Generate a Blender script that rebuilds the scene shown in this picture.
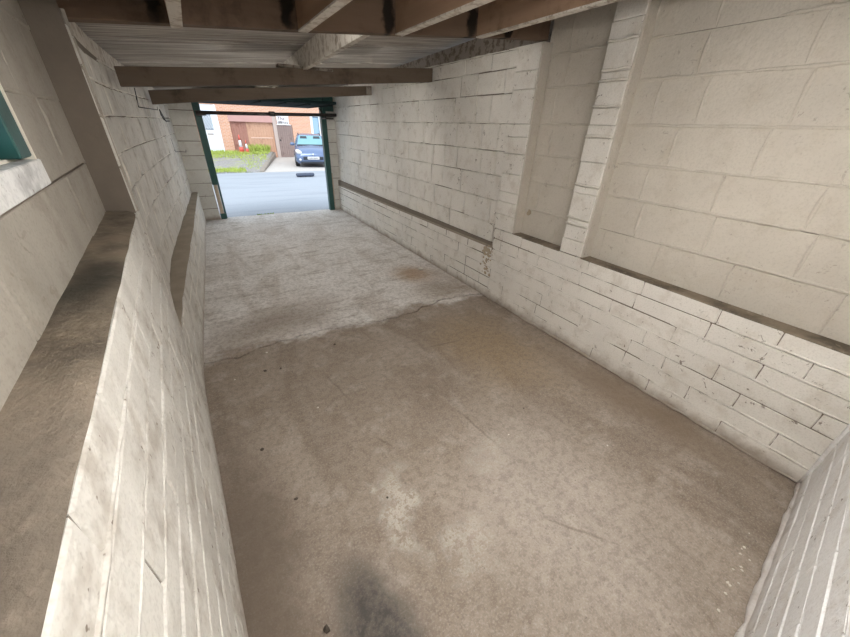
import bpy, bmesh, math, random
from mathutils import Vector, Matrix
random.seed(7)
for o in list(bpy.data.objects): bpy.data.objects.remove(o)
SC = bpy.context.scene; COL = SC.collection
PI = math.pi
# ---------------------------------------------------------------- camera
cam = bpy.data.cameras.new('camera'); cam.sensor_width = 36; cam.lens = 339.21*36/850
cam.clip_start = .02; cam.clip_end = 300
co = bpy.data.objects.new('camera', cam); COL.objects.link(co); SC.camera = co
MR = ((0.85802792, -0.22923592, 0.45960742), (-0.5127028, -0.43525195, 0.74006188), (0.03039626, -0.87063576, -0.49098822))
m4 = Matrix.Identity(4)
for i in range(3):
    m4[i][0] = MR[i][0]; m4[i][1] = -MR[i][1]; m4[i][2] = -MR[i][2]
m4.translation = (0, 0, 1.65); co.matrix_world = m4
# ---------------------------------------------------------------- sky, exposure
w = bpy.data.worlds.new('sky'); SC.world = w; w.use_nodes = True
bg = w.node_tree.nodes['Background']; bg.inputs[0].default_value = (.80, .90, 1, 1); bg.inputs[1].default_value = 1.8
SC.view_settings.view_transform = 'Standard'; SC.view_settings.look = 'None'
SC.view_settings.gamma = 1; SC.view_settings.use_curve_mapping = False
SC.view_settings.exposure = 0.35
sun = bpy.data.lights.new('sun', 'SUN'); sun.energy = 1.2; sun.angle = math.radians(25); sun.color = (1, .96, .9)
so = bpy.data.objects.new('sun', sun); COL.objects.link(so); so.rotation_euler = (math.radians(38), 0, math.radians(-25))
FILL = 30.0      # strength of the fill battens added above the camera
# ---------------------------------------------------------------- materials
class NT:
    def __init__(s, name, rough=.85, spec=.3):
        s.m = bpy.data.materials.new(name); s.m.use_nodes = True; s.t = s.m.node_tree
        s.b = s.t.nodes['Principled BSDF']; s.b.inputs['Roughness'].default_value = rough
        s.b.inputs['Specular IOR Level'].default_value = spec
        s.pos = s.t.nodes.new('ShaderNodeNewGeometry').outputs['Position']
    def n(s, k): return s.t.nodes.new(k)
    def put(s, sock, v):
        if hasattr(v, 'is_linked') or isinstance(v, bpy.types.NodeSocket): s.t.links.new(v, sock)
        elif isinstance(v, tuple) and len(v) == 3 and sock.type == 'RGBA': sock.default_value = (*v, 1)
        else: sock.default_value = v
    def map(s, sc=(1, 1, 1), rot=(0, 0, 0), loc=(0, 0, 0), vec=None):
        m = s.n('ShaderNodeMapping'); s.put(m.inputs[0], vec or s.pos); m.inputs[1].default_value = loc
        m.inputs[2].default_value = rot; m.inputs[3].default_value = sc; return m.outputs[0]
    def noise(s, scale, detail=4, rough=.6, vec=None, dist=0):
        m = s.n('ShaderNodeTexNoise'); s.put(m.inputs['Vector'], vec or s.pos)
        m.inputs['Scale'].default_value = scale; m.inputs['Detail'].default_value = detail
        m.inputs['Roughness'].default_value = rough; m.inputs['Distortion'].default_value = dist; return m.outputs[0]
    def step(s, v, a, b, lo=0., hi=1.):
        m = s.n('ShaderNodeMapRange'); m.interpolation_type = 'SMOOTHSTEP'; s.put(m.inputs[0], v)
        m.inputs[1].default_value = a; m.inputs[2].default_value = b; m.inputs[3].default_value = lo; m.inputs[4].default_value = hi
        return m.outputs[0]
    def math(s, op, a, b=0.):
        m = s.n('ShaderNodeMath'); m.operation = op; s.put(m.inputs[0], a); s.put(m.inputs[1], b); return m.outputs[0]
    def mix(s, f, a, b):
        m = s.n('ShaderNodeMix'); m.data_type = 'RGBA'; s.put(m.inputs[0], f); s.put(m.inputs[6], a); s.put(m.inputs[7], b); return m.outputs[2]
    def sep(s, vec=None):
        m = s.n('ShaderNodeSeparateXYZ'); s.put(m.inputs[0], vec or s.pos); return m.outputs
    def warp(s, scale, amt):
        nz = s.n('ShaderNodeTexNoise'); s.put(nz.inputs['Vector'], s.pos); nz.inputs['Scale'].default_value = scale; nz.inputs['Detail'].default_value = 5
        a = s.n('ShaderNodeVectorMath'); a.operation = 'SUBTRACT'; s.put(a.inputs[0], nz.outputs[1]); a.inputs[1].default_value = (.5, .5, .5)
        b = s.n('ShaderNodeVectorMath'); b.operation = 'MULTIPLY_ADD'; s.put(b.inputs[0], a.outputs[0]); b.inputs[1].default_value = (amt,)*3
        s.put(b.inputs[2], s.pos); return b.outputs[0]
    def blob(s, c, r, ang=0, vec=None, soft=.6):
        """1 inside an ellipse on the floor, falling to 0 at its rim"""
        v = s.map(loc=(-c[0], -c[1], 0), vec=vec)
        v = s.map(rot=(0, 0, -ang), vec=v); v = s.map(sc=(1/r[0], 1/r[1], 0), vec=v)
        l = s.n('ShaderNodeVectorMath'); l.operation = 'LENGTH'; s.put(l.inputs[0], v)
        return s.step(l.outputs['Value'], 1, 1-soft)
    def seg(s, a, b, wd, vec=None, soft=.7):
        d = math.dist(a, b); an = math.atan2(b[1]-a[1], b[0]-a[0])
        return s.blob(((a[0]+b[0])/2, (a[1]+b[1])/2), (d/2, wd), an, vec, soft)
    def bump(s, h, strength=.5, dist=.01):
        m = s.n('ShaderNodeBump'); m.inputs[0].default_value = strength; m.inputs[1].default_value = dist; s.put(m.inputs['Height'], h)
        s.t.links.new(m.outputs[0], s.b.inputs['Normal'])
    def col(s, c): s.put(s.b.inputs['Base Color'], c); return s
def plain(name, c, rough=.6, spec=.4, metal=0, bump=0, var=.12, sc=20):
    t = NT(name, rough, spec); t.b.inputs['Metallic'].default_value = metal
    nz = t.noise(sc, 4)
    t.col(t.mix(nz, tuple(x*(1-var) for x in c), tuple(min(1, x*(1+var)) for x in c)))
    if bump: t.bump(t.noise(sc*3, 4), bump, .004)
    return t.m
def paint(name, base, dirt, amt=.5, speck=.5, streak=None, bumpd=.5, grime=None):
    t = NT(name, .8, .25)
    big = t.noise(1.3, 2, .65); med = t.noise(7, 3, .7); fine = t.noise(45, 2, .7)
    c = t.mix(t.step(big, .35, .75), base, tuple(x*.88 for x in base))
    c = t.mix(t.math('MULTIPLY', t.step(med, .48, .70), amt), c, dirt)
    if streak:
        st = t.noise(1, 3, .65, vec=t.map(sc=streak))
        c = t.mix(t.math('MULTIPLY', t.step(st, .50, .66), .25), c, tuple(x*.6 for x in dirt))
    c = t.mix(t.math('MULTIPLY', t.step(t.noise(110, 1, .7), .45, .75), .20), c, tuple(x*.6 for x in dirt))
    chip = t.math('MULTIPLY', t.step(t.noise(17, 4, .74, dist=.6), .625, .655), t.step(big, .49, .60))
    pit = t.math('MULTIPLY', t.step(fine, .655, .71), t.step(med, .52, .62))
    c = t.mix(t.math('MULTIPLY', t.math('MAXIMUM', pit, chip), speck), c, (.17, .135, .105))
    if grime:   # splash-back dirt just above the floor
        z = t.sep()[2]
        g = t.math('MULTIPLY', t.step(t.math('ADD', z, t.math('MULTIPLY', med, -.12)), .05, -.06), grime)
        c = t.mix(g, c, (.28, .22, .17))
    t.col(c); t.bump(t.math('ADD', t.math('MULTIPLY', fine, .5), med), bumpd, .012)
    return t.m
M = {}
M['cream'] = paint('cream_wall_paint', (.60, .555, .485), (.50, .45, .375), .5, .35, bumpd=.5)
M['white'] = paint('white_wall_paint', (.80, .77, .715), (.58, .53, .46), .55, .8, grime=.8)
M['whiteL'] = paint('chipped_white_paint', (.68, .66, .615), (.42, .38, .33), .75, .9, (3, 3, .8), .8, .6)
M['back'] = paint('bright_white_paint', (.86, .86, .86), (.62, .58, .53), .5, .9, grime=.6)
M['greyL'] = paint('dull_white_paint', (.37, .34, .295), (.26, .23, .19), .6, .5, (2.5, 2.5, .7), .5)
M['jamb'] = paint('grey_white_paint', (.66, .645, .60), (.5, .46, .4), .5, .4, grime=.8)
M['mortar'] = paint('painted_mortar', (.80, .77, .70), (.55, .5, .42), .4, .5, bumpd=.6)
M['joint'] = plain('dark_open_joint', (.20, .17, .14), .95, .1, 0, .4)
M['rubble'] = paint('bare_crumbling_mortar', (.46, .38, .28), (.22, .16, .11), .9, .9, bumpd=1)
def mk_dirt():
    t = NT('dirt_on_ledge', .95, .1); a = t.noise(4, 6, .65); f = t.noise(30, 5)
    c = t.mix(t.step(a, .38, .66), (.25, .205, .155), (.12, .10, .078))
    c = t.mix(t.math('MULTIPLY', t.step(f, .55, .75), .6), c, (.33, .28, .22))
    wv = t.warp(3, .25)
    b = t.blob((-.35, 1.22), (.16, .36), 0, wv, .85)       # sooty patch
    c = t.mix(t.math('MULTIPLY', b, .75), c, (.035, .035, .03))
    p = t.blob((-.32, .42), (.25, .5), 0, wv, .8)
    c = t.mix(t.math('MULTIPLY', p, .5), c, (.26, .225, .19))
    t.col(c); t.bump(t.math('ADD', a, f), .8, .01); return t.m
M['dirt'] = mk_dirt()
M['dust'] = plain('brown_grey_dust', (.30, .255, .205), .95, .1, 0, .5, .35, 7)
def mk_floor():
    t = NT('worn_concrete', .72, .3)
    wv = t.warp(2.2, .40); wf = t.warp(9, .14)
    big = t.noise(1.1, 3, .65); med = t.noise(5, 4, .7); fine = t.noise(38, 3, .7); sw = t.noise(2.2, 4, .65, vec=t.map(sc=(1, .35, 1), rot=(0, 0, .5)), dist=1)
    flk = t.noise(24, 4, .78); g1 = t.noise(110, 2, .75); g2 = t.noise(80, 2, .75, vec=t.map(loc=(7, 3, 1)))
    X = lambda *a: t.math('MULTIPLY', a[0], a[1]) if len(a) == 2 else t.math('MULTIPLY', X(*a[:-1]), a[-1])
    c = t.mix(t.step(big, .3, .7), (.275, .22, .172), (.365, .305, .252))
    c = t.mix(X(t.step(sw, .45, .66), .75), c, (.22, .172, .13))
    c = t.mix(X(t.step(med, .50, .66), .42), c, (.47, .405, .35))
    c = t.mix(X(t.blob((1.15, .55), (.75, 1.0), -.3, wv, .9), .55), c, (.50, .445, .40))      # paler worn middle
    c = t.mix(X(t.blob((1.80, 1.80), (.60, .95), .12, wv, .85), .75), c, (.30, .215, .125))    # oily brown patch
    wp = t.warp(6, .45); fk = t.step(flk, .43, .56)
    for cc, rr, an, am in (((.46, .93), (.11, .34), -.25, .9), ((.66, .60), (.24, .17), .3, .6), ((1.08, .95), (.2, .14), .2, .5), ((.40, 1.10), (.05, .07), 0, .7)):
        c = t.mix(X(t.blob(cc, rr, an, wp, .9), fk, am), c, (.68, .64, .57))
    wl = t.warp(5, .05)
    for a, b in (((.42, 2.2), (.52, 1.62)), ((1.08, 1.42), (1.16, .86)), ((1.2, 2.06), (1.7, 1.98)), ((.98, .60), (1.28, .20)), ((.50, 1.42), (.6, 1.22))):
        c = t.mix(X(t.seg(a, b, .014, wl, .95), .55), c, (.14, .11, .08))
    # far bay: paler, chalky, paint-spotted; the brown dirt has spread unevenly past the joint
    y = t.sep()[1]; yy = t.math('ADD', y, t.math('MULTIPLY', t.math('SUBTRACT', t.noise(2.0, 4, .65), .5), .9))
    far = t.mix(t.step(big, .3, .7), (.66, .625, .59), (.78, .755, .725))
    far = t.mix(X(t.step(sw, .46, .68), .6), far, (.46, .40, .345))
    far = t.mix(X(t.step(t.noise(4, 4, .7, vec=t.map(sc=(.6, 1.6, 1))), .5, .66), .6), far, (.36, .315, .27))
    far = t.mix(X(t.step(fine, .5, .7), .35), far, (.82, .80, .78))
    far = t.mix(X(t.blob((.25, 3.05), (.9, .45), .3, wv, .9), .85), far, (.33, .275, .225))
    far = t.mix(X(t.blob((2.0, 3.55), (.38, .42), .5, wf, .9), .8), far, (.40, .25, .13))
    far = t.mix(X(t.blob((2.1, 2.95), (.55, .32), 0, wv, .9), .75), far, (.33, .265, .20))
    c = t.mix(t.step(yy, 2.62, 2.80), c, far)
    c = t.mix(t.step(flk, .44, .62, 0, .55), c, t.mix(.6, c, (.12, .095, .075)))
    c = t.mix(X(t.step(g1, .48, .70), .22), c, (.70, .66, .62))
    c = t.mix(X(t.step(g2, .50, .72), .26), c, (.12, .098, .08))
    c = t.mix(X(t.step(fine, .66, .70), t.step(med, .45, .6), .8), c, (.085, .07, .055))
    c = t.mix(X(t.blob((2.25, .75), (.32, .95), .05, wv, .85), .70), c, (.215, .16, .11))
    c = t.mix(X(t.blob((-.2, 1.0), (.30, 1.2), .05, wv, .85), .78), c, (.15, .118, .09))       # darker brown patch by the left wall
    c = t.mix(X(t.blob((.18, .50), (.20, .42), .12, t.warp(5, .12), .7), t.step(flk, .40, .62, .92, .6)), c, (.062, .06, .058))       # soft-edged near-black patch
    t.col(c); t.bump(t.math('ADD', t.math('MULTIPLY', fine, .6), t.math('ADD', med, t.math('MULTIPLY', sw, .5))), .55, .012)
    return t.m
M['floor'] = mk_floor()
def wood(name, a, b, dark, along='x', white=0):
    t = NT(name, .85, .2)
    sc = {'x': (1.2, 22, 22), 'y': (22, 1.2, 22)}[along]
    g = t.noise(1, 6, .65, vec=t.map(sc=sc)); bl = t.noise(3.5, 5, .65)
    c = t.mix(g, a, b); c = t.mix(t.math('MULTIPLY', t.step(bl, .52, .70), .8), c, dark)
    if white: c = t.mix(t.math('MULTIPLY', t.step(t.noise(16, 5, .7), .42, .52), white), c, (.72, .68, .62))
    t.col(c); t.bump(g, .5, .006); return t.m
M['joist'] = wood('brown_joist_timber', (.30, .19, .125), (.40, .27, .185), (.18, .112, .072), 'y')
M['header'] = wood('brown_header_timber', (.125, .083, .058), (.19, .13, .092), (.07, .047, .034), 'x')
def black_blots(m):  # near-black blots mixed into the header colour, mostly beside the joists
    t = NT.__new__(NT); t.m = m; t.t = m.node_tree; t.b = t.t.nodes['Principled BSDF']
    t.pos = next(n for n in t.t.nodes if n.type == 'NEW_GEOMETRY').outputs['Position']
    src = t.b.inputs['Base Color'].links[0].from_socket; c = src
    v = t.map(rot=(PI/2, 0, 0), vec=t.warp(14, .10))          # x, -z
    for cx, cz, rx, rz in ((-.03, 2.14, .05, .14), (.55, 2.20, .05, .16), (.40, 2.28, .22, .06), (1.13, 2.22, .05, .14), (1.00, 2.33, .18, .07), (1.74, 2.27, .06, .13), (2.05, 2.26, .05, .10), (-.25, 2.2, .12, .05)):
        c = t.mix(t.math('MULTIPLY', t.blob((cx, -cz), (rx, rz), 0, v, .5), .92), c, (.008, .007, .006))
    t.col(c)
black_blots(M['header'])
M['beam'] = wood('old_beam_timber', (.105, .078, .058), (.19, .148, .113), (.06, .045, .035), 'x')
M['flake'] = wood('flaking_painted_timber', (.40, .34, .28), (.55, .49, .42), (.2, .16, .12), 'y', .8)
M['plate'] = wood('dark_plate_timber', (.12, .095, .075), (.24, .19, .15), (.05, .04, .035), 'y', .25)
def mk_board(x):
    t = NT('whitewashed_board' if x else 'tarred_board', .9, .15)
    g = t.noise(1, 6, .7, vec=t.map(sc=(1.0, 45, 10))); bl = t.noise(2.5, 5)
    if x: c = t.mix(t.step(g, .35, .65), (.25, .22, .19), (.66, .62, .57)); c = t.mix(t.math('MULTIPLY', t.step(bl, .55, .75), .4), c, (.33, .28, .23))
    else: c = t.mix(g, (.05, .04, .034), (.11, .085, .065)); c = t.mix(t.step(bl, .55, .6), c, (.012, .011, .01))
    t.col(c); t.bump(g, .9, .01); return t.m
M['board'] = mk_board(1); M['tar'] = mk_board(0)
M['green'] = plain('dark_green_gloss', (.018, .075, .066), .4, .5, 0, .15, .3, 12)
M['teal'] = plain('teal_window_paint', (.012, .075, .070), .45, .5, 0, .2, .3, 9)
M['leaf'] = plain('dark_door_leaf_paint', (.006, .013, .013), .85, .1, 0, .1, .3)
M['steel'] = plain('rusty_dark_steel', (.05, .043, .04), .5, .5, .6, .2, .4, 40)
M['black'] = plain('black_cable', (.02, .02, .02), .6)
M['bare'] = plain('weathered_bare_wood', (.48, .40, .31), .9, .2, 0, .5, .3, 25)
M['sill'] = paint('flaky_white_sill', (.80, .80, .79), (.42, .42, .42), .8, .8, bumpd=.8)
M['creamwood'] = plain('cream_gloss_wood', (.80, .76, .66), .5, .4, 0, .1, .08)
M['crumb'] = plain('mortar_crumb', (.68, .64, .57), .95, .1, 0, .6, .25, 60)
M['grit'] = plain('dark_grit', (.10, .085, .07), .95, .1, 0, .5, .3, 60)
def mk_glass(name, tint=(1, 1, 1)):
    t = NT(name, .03, .5); t.b.inputs['Transmission Weight'].default_value = 1; t.b.inputs['IOR'].default_value = 1.1; t.col(tint); return t.m
M['glass'] = mk_glass('clear_glass')
def emis(name, c, s):
    m = bpy.data.materials.new(name); m.use_nodes = True; b = m.node_tree.nodes['Principled BSDF']
    b.inputs['Base Color'].default_value = (.9, .9, .9, 1); b.inputs['Emission Color'].default_value = (*c, 1); b.inputs['Emission Strength'].default_value = s; return m
# ---------------------------------------------------------------- mesh helpers
def tag(o, label=None, cat=None, group=None, kind=None):
    for k, v in (('label', label), ('category', cat), ('group', group), ('kind', kind)):
        if v: o[k] = v
    return o
def obj(name, bm, mat, parent=None, smooth=False, center=True):
    me = bpy.data.meshes.new(name)
    bmesh.ops.recalc_face_normals(bm, faces=bm.faces[:])
    c = Vector((0, 0, 0))
    if center and bm.verts:
        n = len(bm.verts); c = sum((v.co for v in bm.verts), Vector())/n; c.z = min(v.co.z for v in bm.verts)
        bmesh.ops.translate(bm, vec=-c, verts=bm.verts[:])
    bm.to_mesh(me); bm.free(); me.materials.append(mat)
    if smooth: me.polygons.foreach_set('use_smooth', [True]*len(me.polygons))
    o = bpy.data.objects.new(name, me); COL.objects.link(o)
    if parent is not None:
        o.parent = parent
        pw = parent.location if parent.parent is None else parent.location + parent.parent.location
        o.location = c - pw
    else: o.location = c
    return o
def empty(name, loc=(0, 0, 0)):
    o = bpy.data.objects.new(name, None); COL.objects.link(o); o.location = loc; o.empty_display_size = .1; return o
def hexa(bm, p, bev=0):
    """p: 8 corners, bottom ring then top ring"""
    v = [bm.verts.new(q) for q in p]
    for f in ((0, 3, 2, 1), (4, 5, 6, 7), (0, 1, 5, 4), (1, 2, 6, 5), (2, 3, 7, 6), (3, 0, 4, 7)): bm.faces.new([v[i] for i in f])
    if bev:
        es = set(e for x in v for e in x.link_edges)
        bmesh.ops.bevel(bm, geom=list(es), offset=bev, segments=1, affect='EDGES')
    return bm
def box(bm, x0, x1, y0, y1, z0, z1, bev=0):
    return hexa(bm, [(x0, y0, z0), (x1, y0, z0), (x1, y1, z0), (x0, y1, z0), (x0, y0, z1), (x1, y0, z1), (x1, y1, z1), (x0, y1, z1)], bev)
def B(x0, x1, y0, y1, z0, z1, bev=0): return box(bmesh.new(), x0, x1, y0, y1, z0, z1, bev)
def tube(bm, pts, r, n=8, cap=True):
    pts = [Vector(p) for p in pts]; rings = []
    for i, p in enumerate(pts):
        d = (pts[min(i+1, len(pts)-1)] - pts[max(i-1, 0)]).normalized()
        a = d.cross(Vector((0, 0, 1)) if abs(d.z) < .9 else Vector((1, 0, 0))).normalized(); b = d.cross(a)
        rr = r[i] if isinstance(r, (list, tuple)) else r
        rings.append([bm.verts.new(p + rr*(a*math.cos(2*PI*k/n) + b*math.sin(2*PI*k/n))) for k in range(n)])
    for a, b in zip(rings, rings[1:]):
        for k in range(n): bm.faces.new([a[k], a[(k+1) % n], b[(k+1) % n], b[k]])
    if cap: bm.faces.new(rings[0]); bm.faces.new(rings[-1][::-1])
    return bm
def prism(pts2, y0, y1):
    """polygon in x,z extruded along y"""
    bm = bmesh.new(); a = [bm.verts.new((x, y0, z)) for x, z in pts2]; b = [bm.verts.new((x, y1, z)) for x, z in pts2]; n = len(a)
    bm.faces.new(a); bm.faces.new(b[::-1])
    for i in range(n): bm.faces.new([a[i], a[(i+1) % n], b[(i+1) % n], b[i]])
    return bm
R = random.Random(3)
def block(S, s0, s1, z0, z1, proud, name, mat, parent, bev=.006, jit=.002, gap=.004, vgap=None):
    """one wall block whose face follows the wall surface S(s, z, d)"""
    vg = gap if vgap is None else vgap; s0 += vg; s1 -= vg; z0 += gap; z1 -= gap
    if s1-s0 < .03 or z1-z0 < .02: return
    j = lambda: R.uniform(-jit, jit)
    d = proud + R.uniform(-jit, jit)
    bm = bmesh.new()
    cs = [(s0+j(), z0+j()), (s1+j(), z0+j()), (s1+j(), z1+j()), (s0+j(), z1+j())]
    cm, zm = (s0+s1)/2, (z0+z1)/2
    back = [bm.verts.new(S(s, z, -.012)) for s, z in cs]
    mid = [bm.verts.new(S(s, z, d-bev*.7)) for s, z in cs]
    fr = [bm.verts.new(S(s + (bev if s < cm else -bev), z + (bev if z < zm else -bev), d + j()*.5)) for s, z in cs]
    for k in range(4):
        l = (k+1) % 4
        bm.faces.new([back[k], back[l], mid[l], mid[k]]); bm.faces.new([mid[k], mid[l], fr[l], fr[k]])
    bm.faces.new(fr); bm.faces.new(back[::-1])
    return obj(name, bm, mat, parent)
def courses(S, s0, s1, zs, L, proud, name, mat, parent, off=0, jl=.03, skip=None, cut=.1, **k):
    """lay blocks in running bond; returns joints for the mortar beads"""
    J = []
    for i, (a, b) in enumerate(zip(zs, zs[1:])):
        s = s0 - (L*.5 if (i+off) % 2 else 0) - R.uniform(0, L*.25); pv = None
        while s < s1:
            l = L + R.uniform(-jl, jl)
            if R.random() < cut: l *= .6
            p, q = max(s, s0), min(s+l, s1)
            if s1-q < .08: q = s1
            if q-p > .03 and not (skip and skip(p, q, a, b)):
                block(S, p, q, a, b, proud, name, mat, parent, **k); J.append(('v', q, a, b))
            s = q if q > s else s+l
            if q == s1: break
        J.append(('h', b, s0, s1))
    return J
def beads(S, J, name, mat, parent, wd=.008, h=.006, ph=.9, pv=.6, skip=None, base=0., seg=(.3, 1.4)):
    """raised trowelled mortar along joints, broken into uneven runs"""
    bm = bmesh.new()
    def run(f, t0, t1, ver):
        n = max(2, int((t1-t0)/.05)); rows = []
        for i in range(n+1):
            t = t0 + (t1-t0)*i/n; o = R.uniform(-.002, .002)+(.0045 if ver else .0060); ww = wd*R.uniform(.6, 1.3); hh = h*R.uniform(.55, 1.25)
            if i in (0, n): hh *= .3; ww *= .5
            rows.append([bm.verts.new(f(t, o-ww, -.004)), bm.verts.new(f(t, o-ww*.5, base+hh)), bm.verts.new(f(t, o+ww*.5, base+hh)), bm.verts.new(f(t, o+ww, -.004))])
        for a, b in zip(rows, rows[1:]):
            for k in range(3): bm.faces.new([a[k], a[k+1], b[k+1], b[k]])
    for jn in J:
        if jn[0] == 'h':
            _, z, a, b = jn; s = a
            while s < b-.05:
                e = min(b, s + R.uniform(*seg))
                if R.random() < ph and not (skip and skip(s, e, z, z)): run(lambda t, o, d: S(t, z+o, d), s, e, 0)
                s = e
        else:
            _, s, a, b = jn
            if R.random() < pv and not (skip and skip(s, s, a, b)): run(lambda t, o, d: S(s+o, t, d), a+.01, b-.01, 1)
    if len(bm.verts): return tag(obj(name, bm, mat, parent, True), 'raised uneven mortar lines between the blocks', kind='stuff')
def lerp(tab, y):
    if y <= tab[0][0]: return tab[0][1]
    for (a, u), (b, v) in zip(tab, tab[1:]):
        if y <= b: t = (y-a)/(b-a); return u + (v-u)*t
    return tab[-1][1]
# ---------------------------------------------------------------- geometry of the room
YD = 7.6                                     # inner face of the door wall
XR, XF, XP = 2.41, 2.455, 2.52               # right wall: low wall and piers, far upper panel, near recessed panels
YB = lambda x: -.075 - .108*(2.416-x)        # back wall, a little out of square
xn = lambda y: -.209 - .0575*y               # left wall, near part
FARL = [(2.25, -.338), (2.5, -.375), (2.8, -.415), (3.2, -.445), (3.8, -.45), (4.5, -.428), (6, -.35), (7.25, -.29), (7.7, -.265)]
LEDL = [(2.25, -.340), (2.7, -.345), (3.48, -.32), (5, -.262), (7.42, -.185), (7.7, -.178)]
xl = lambda y: xn(y) if y <= 2.25 else lerp(FARL, y)
xg = lambda y: lerp(LEDL, y)
xr = lambda y: -.322 - .061*y                # back of the left recess
LZ, RZ, GZ = 1.232, .782, .506
hb = lambda x: 2.016 + .0967*x               # underside of header and joists
zc = lambda x, y: 2.31 + .09*x - .038*y      # underside of roof boards
# ---------------------------------------------------------------- floor
def slab(y0, y1, z, edge0, edge1, nm):
    bm = bmesh.new(); nx = 40
    xs = [-.6 + 3.3*i/nx for i in range(nx+1)]
    rows = []
    for y, zz in ((0, z-.06), (0, z), (1, z), (1, z-.06)):
        rows.append([bm.verts.new((x, (edge0(x) if y == 0 else edge1(x)), zz)) for x in xs])
    for a, b in zip(rows, rows[1:]+rows[:1]):
        for i in range(nx): bm.faces.new([a[i], a[i+1], b[i+1], b[i]])
    bm.faces.new([r[0] for r in rows]); bm.faces.new([r[-1] for r in rows])
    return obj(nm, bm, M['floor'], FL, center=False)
FL = obj('floor', B(-.6, 2.7, -.5, 7.72, -.12, -.055), M['grit'], center=False)
tag(FL, 'worn brown and grey concrete garage floor with a crack across', 'floor', kind='structure')
rc = random.Random(5); ck = [(-.6+3.3*i/40, 2.70 + rc.uniform(-.025, .025) - .05*math.sin(i*.35)) for i in range(41)]
crack = lambda x: lerp(ck, x)
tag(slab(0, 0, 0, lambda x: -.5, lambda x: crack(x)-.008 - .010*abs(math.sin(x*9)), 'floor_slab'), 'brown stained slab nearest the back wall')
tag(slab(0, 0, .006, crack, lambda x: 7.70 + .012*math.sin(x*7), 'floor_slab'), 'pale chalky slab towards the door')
# ---------------------------------------------------------------- right wall
WR = bmesh.new()
box(WR, XR+.004, 2.75, -.15, YD+.3, -.02, RZ-.17)                     # low wall
box(WR, XR+.004, 2.75, -.15, 2.60, RZ-.20, RZ-.004)
box(WR, XP, 2.75, -.15, 1.58, RZ-.05, 2.52)                           # near panel
box(WR, XP, 2.75, 1.56, 2.36, RZ-.05, 2.52)
box(WR, XR+.02, 2.75, 1.60, 1.75, RZ-.05, 2.40)                    # pier between the recessed panels
box(WR, XR+.02, 2.75, 2.37, 2.60, RZ-.05, 2.235)                    # pier by the header
box(WR, XF+.004, 2.75, 2.58, YD+.3, .45, 2.235)                       # far upper panel
wall_right = tag(obj('wall_right', WR, M['joint'], center=False), 'long painted block wall with low ledge, piers and recessed panels', 'wall', kind='structure')
def SX(x): return lambda s, z, d: (x-d, s, z)
zs7 = [0.0]+[.113*k+.0 for k in range(1, 7)]+[RZ]
J = courses(SX(XR), YB(2.41), 2.58, zs7, .44, .002, 'block', M['white'], wall_right, off=0, cut=.08, gap=.004, vgap=.003, bev=.004)
beads(SX(XR), [j for j in J if j[0] == 'v' or j[1] < .75], 'mortar_joints', M['white'], wall_right, .0065, .009, .8, .85, seg=(.2, 1.0))
zf = [0, .118, .236, .354, .472]
J = courses(SX(XR), 2.58, YD, zf, .44, .002, 'block', M['white'], wall_right, cut=.1)
beads(SX(XR), J, 'mortar_joints', M['white'], wall_right, .007, .006, .6, .5, seg=(.15, .7))
rt = lambda y: .59 - (y-2.58)*.0125
# top course of the far ledge follows its slight fall
y = 2.60
while y < YD:
    q = min(y + R.uniform(.36, .46), YD); bm = bmesh.new()
    p, q2 = y+.004, q-.004
    hexa(bm, [(XR, p, .476), (XF+.01, p, .476), (XF+.01, q2, .476), (XR, q2, .476), (XR, p, rt(p)-.02), (XF+.01, p, rt(p)-.02), (XF+.01, q2, rt(q2)-.02), (XR, q2, rt(q2)-.02)], .006)
    obj('block', bm, M['white'], wall_right); y = q
bm = bmesh.new(); hexa(bm, [(XR-.003, 2.6, rt(2.6)-.024), (XF+.02, 2.6, rt(2.6)-.024), (XF+.02, YD, rt(YD)-.024), (XR-.003, YD, rt(YD)-.024), (XR+.004, 2.6, rt(2.6)), (XF+.02, 2.6, rt(2.6)), (XF+.02, YD, rt(YD)), (XR+.004, YD, rt(YD))])
tag(obj('ledge_top', bm, M['dust'], wall_right), 'brown dusty top of the far ledge')
for y0, y1 in ((-.12, 1.572), (1.778, 2.343)):
    bm = B(XR-.001, XP+.02, y0, y1, RZ-.012, RZ+.003, .003); tag(obj('ledge_top', bm, M['dirt'], wall_right), 'brown dusty ledge below a recessed panel')
# recessed panels
zp = [RZ, 1.014, 1.25, 1.466, 1.698, 1.945, 2.157, 2.40]
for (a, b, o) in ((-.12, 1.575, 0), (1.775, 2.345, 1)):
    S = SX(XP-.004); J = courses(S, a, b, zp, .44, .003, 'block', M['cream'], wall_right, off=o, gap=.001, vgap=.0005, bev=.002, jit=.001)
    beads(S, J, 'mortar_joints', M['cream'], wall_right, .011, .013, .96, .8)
    beads(S, [('v', a+.006 if o else b-.006, RZ+.01, 2.38), ('v', b-.006, RZ+.01, 2.38)], 'corner_fillet', M['cream'], wall_right, .016, .012, 1, 1)
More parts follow.
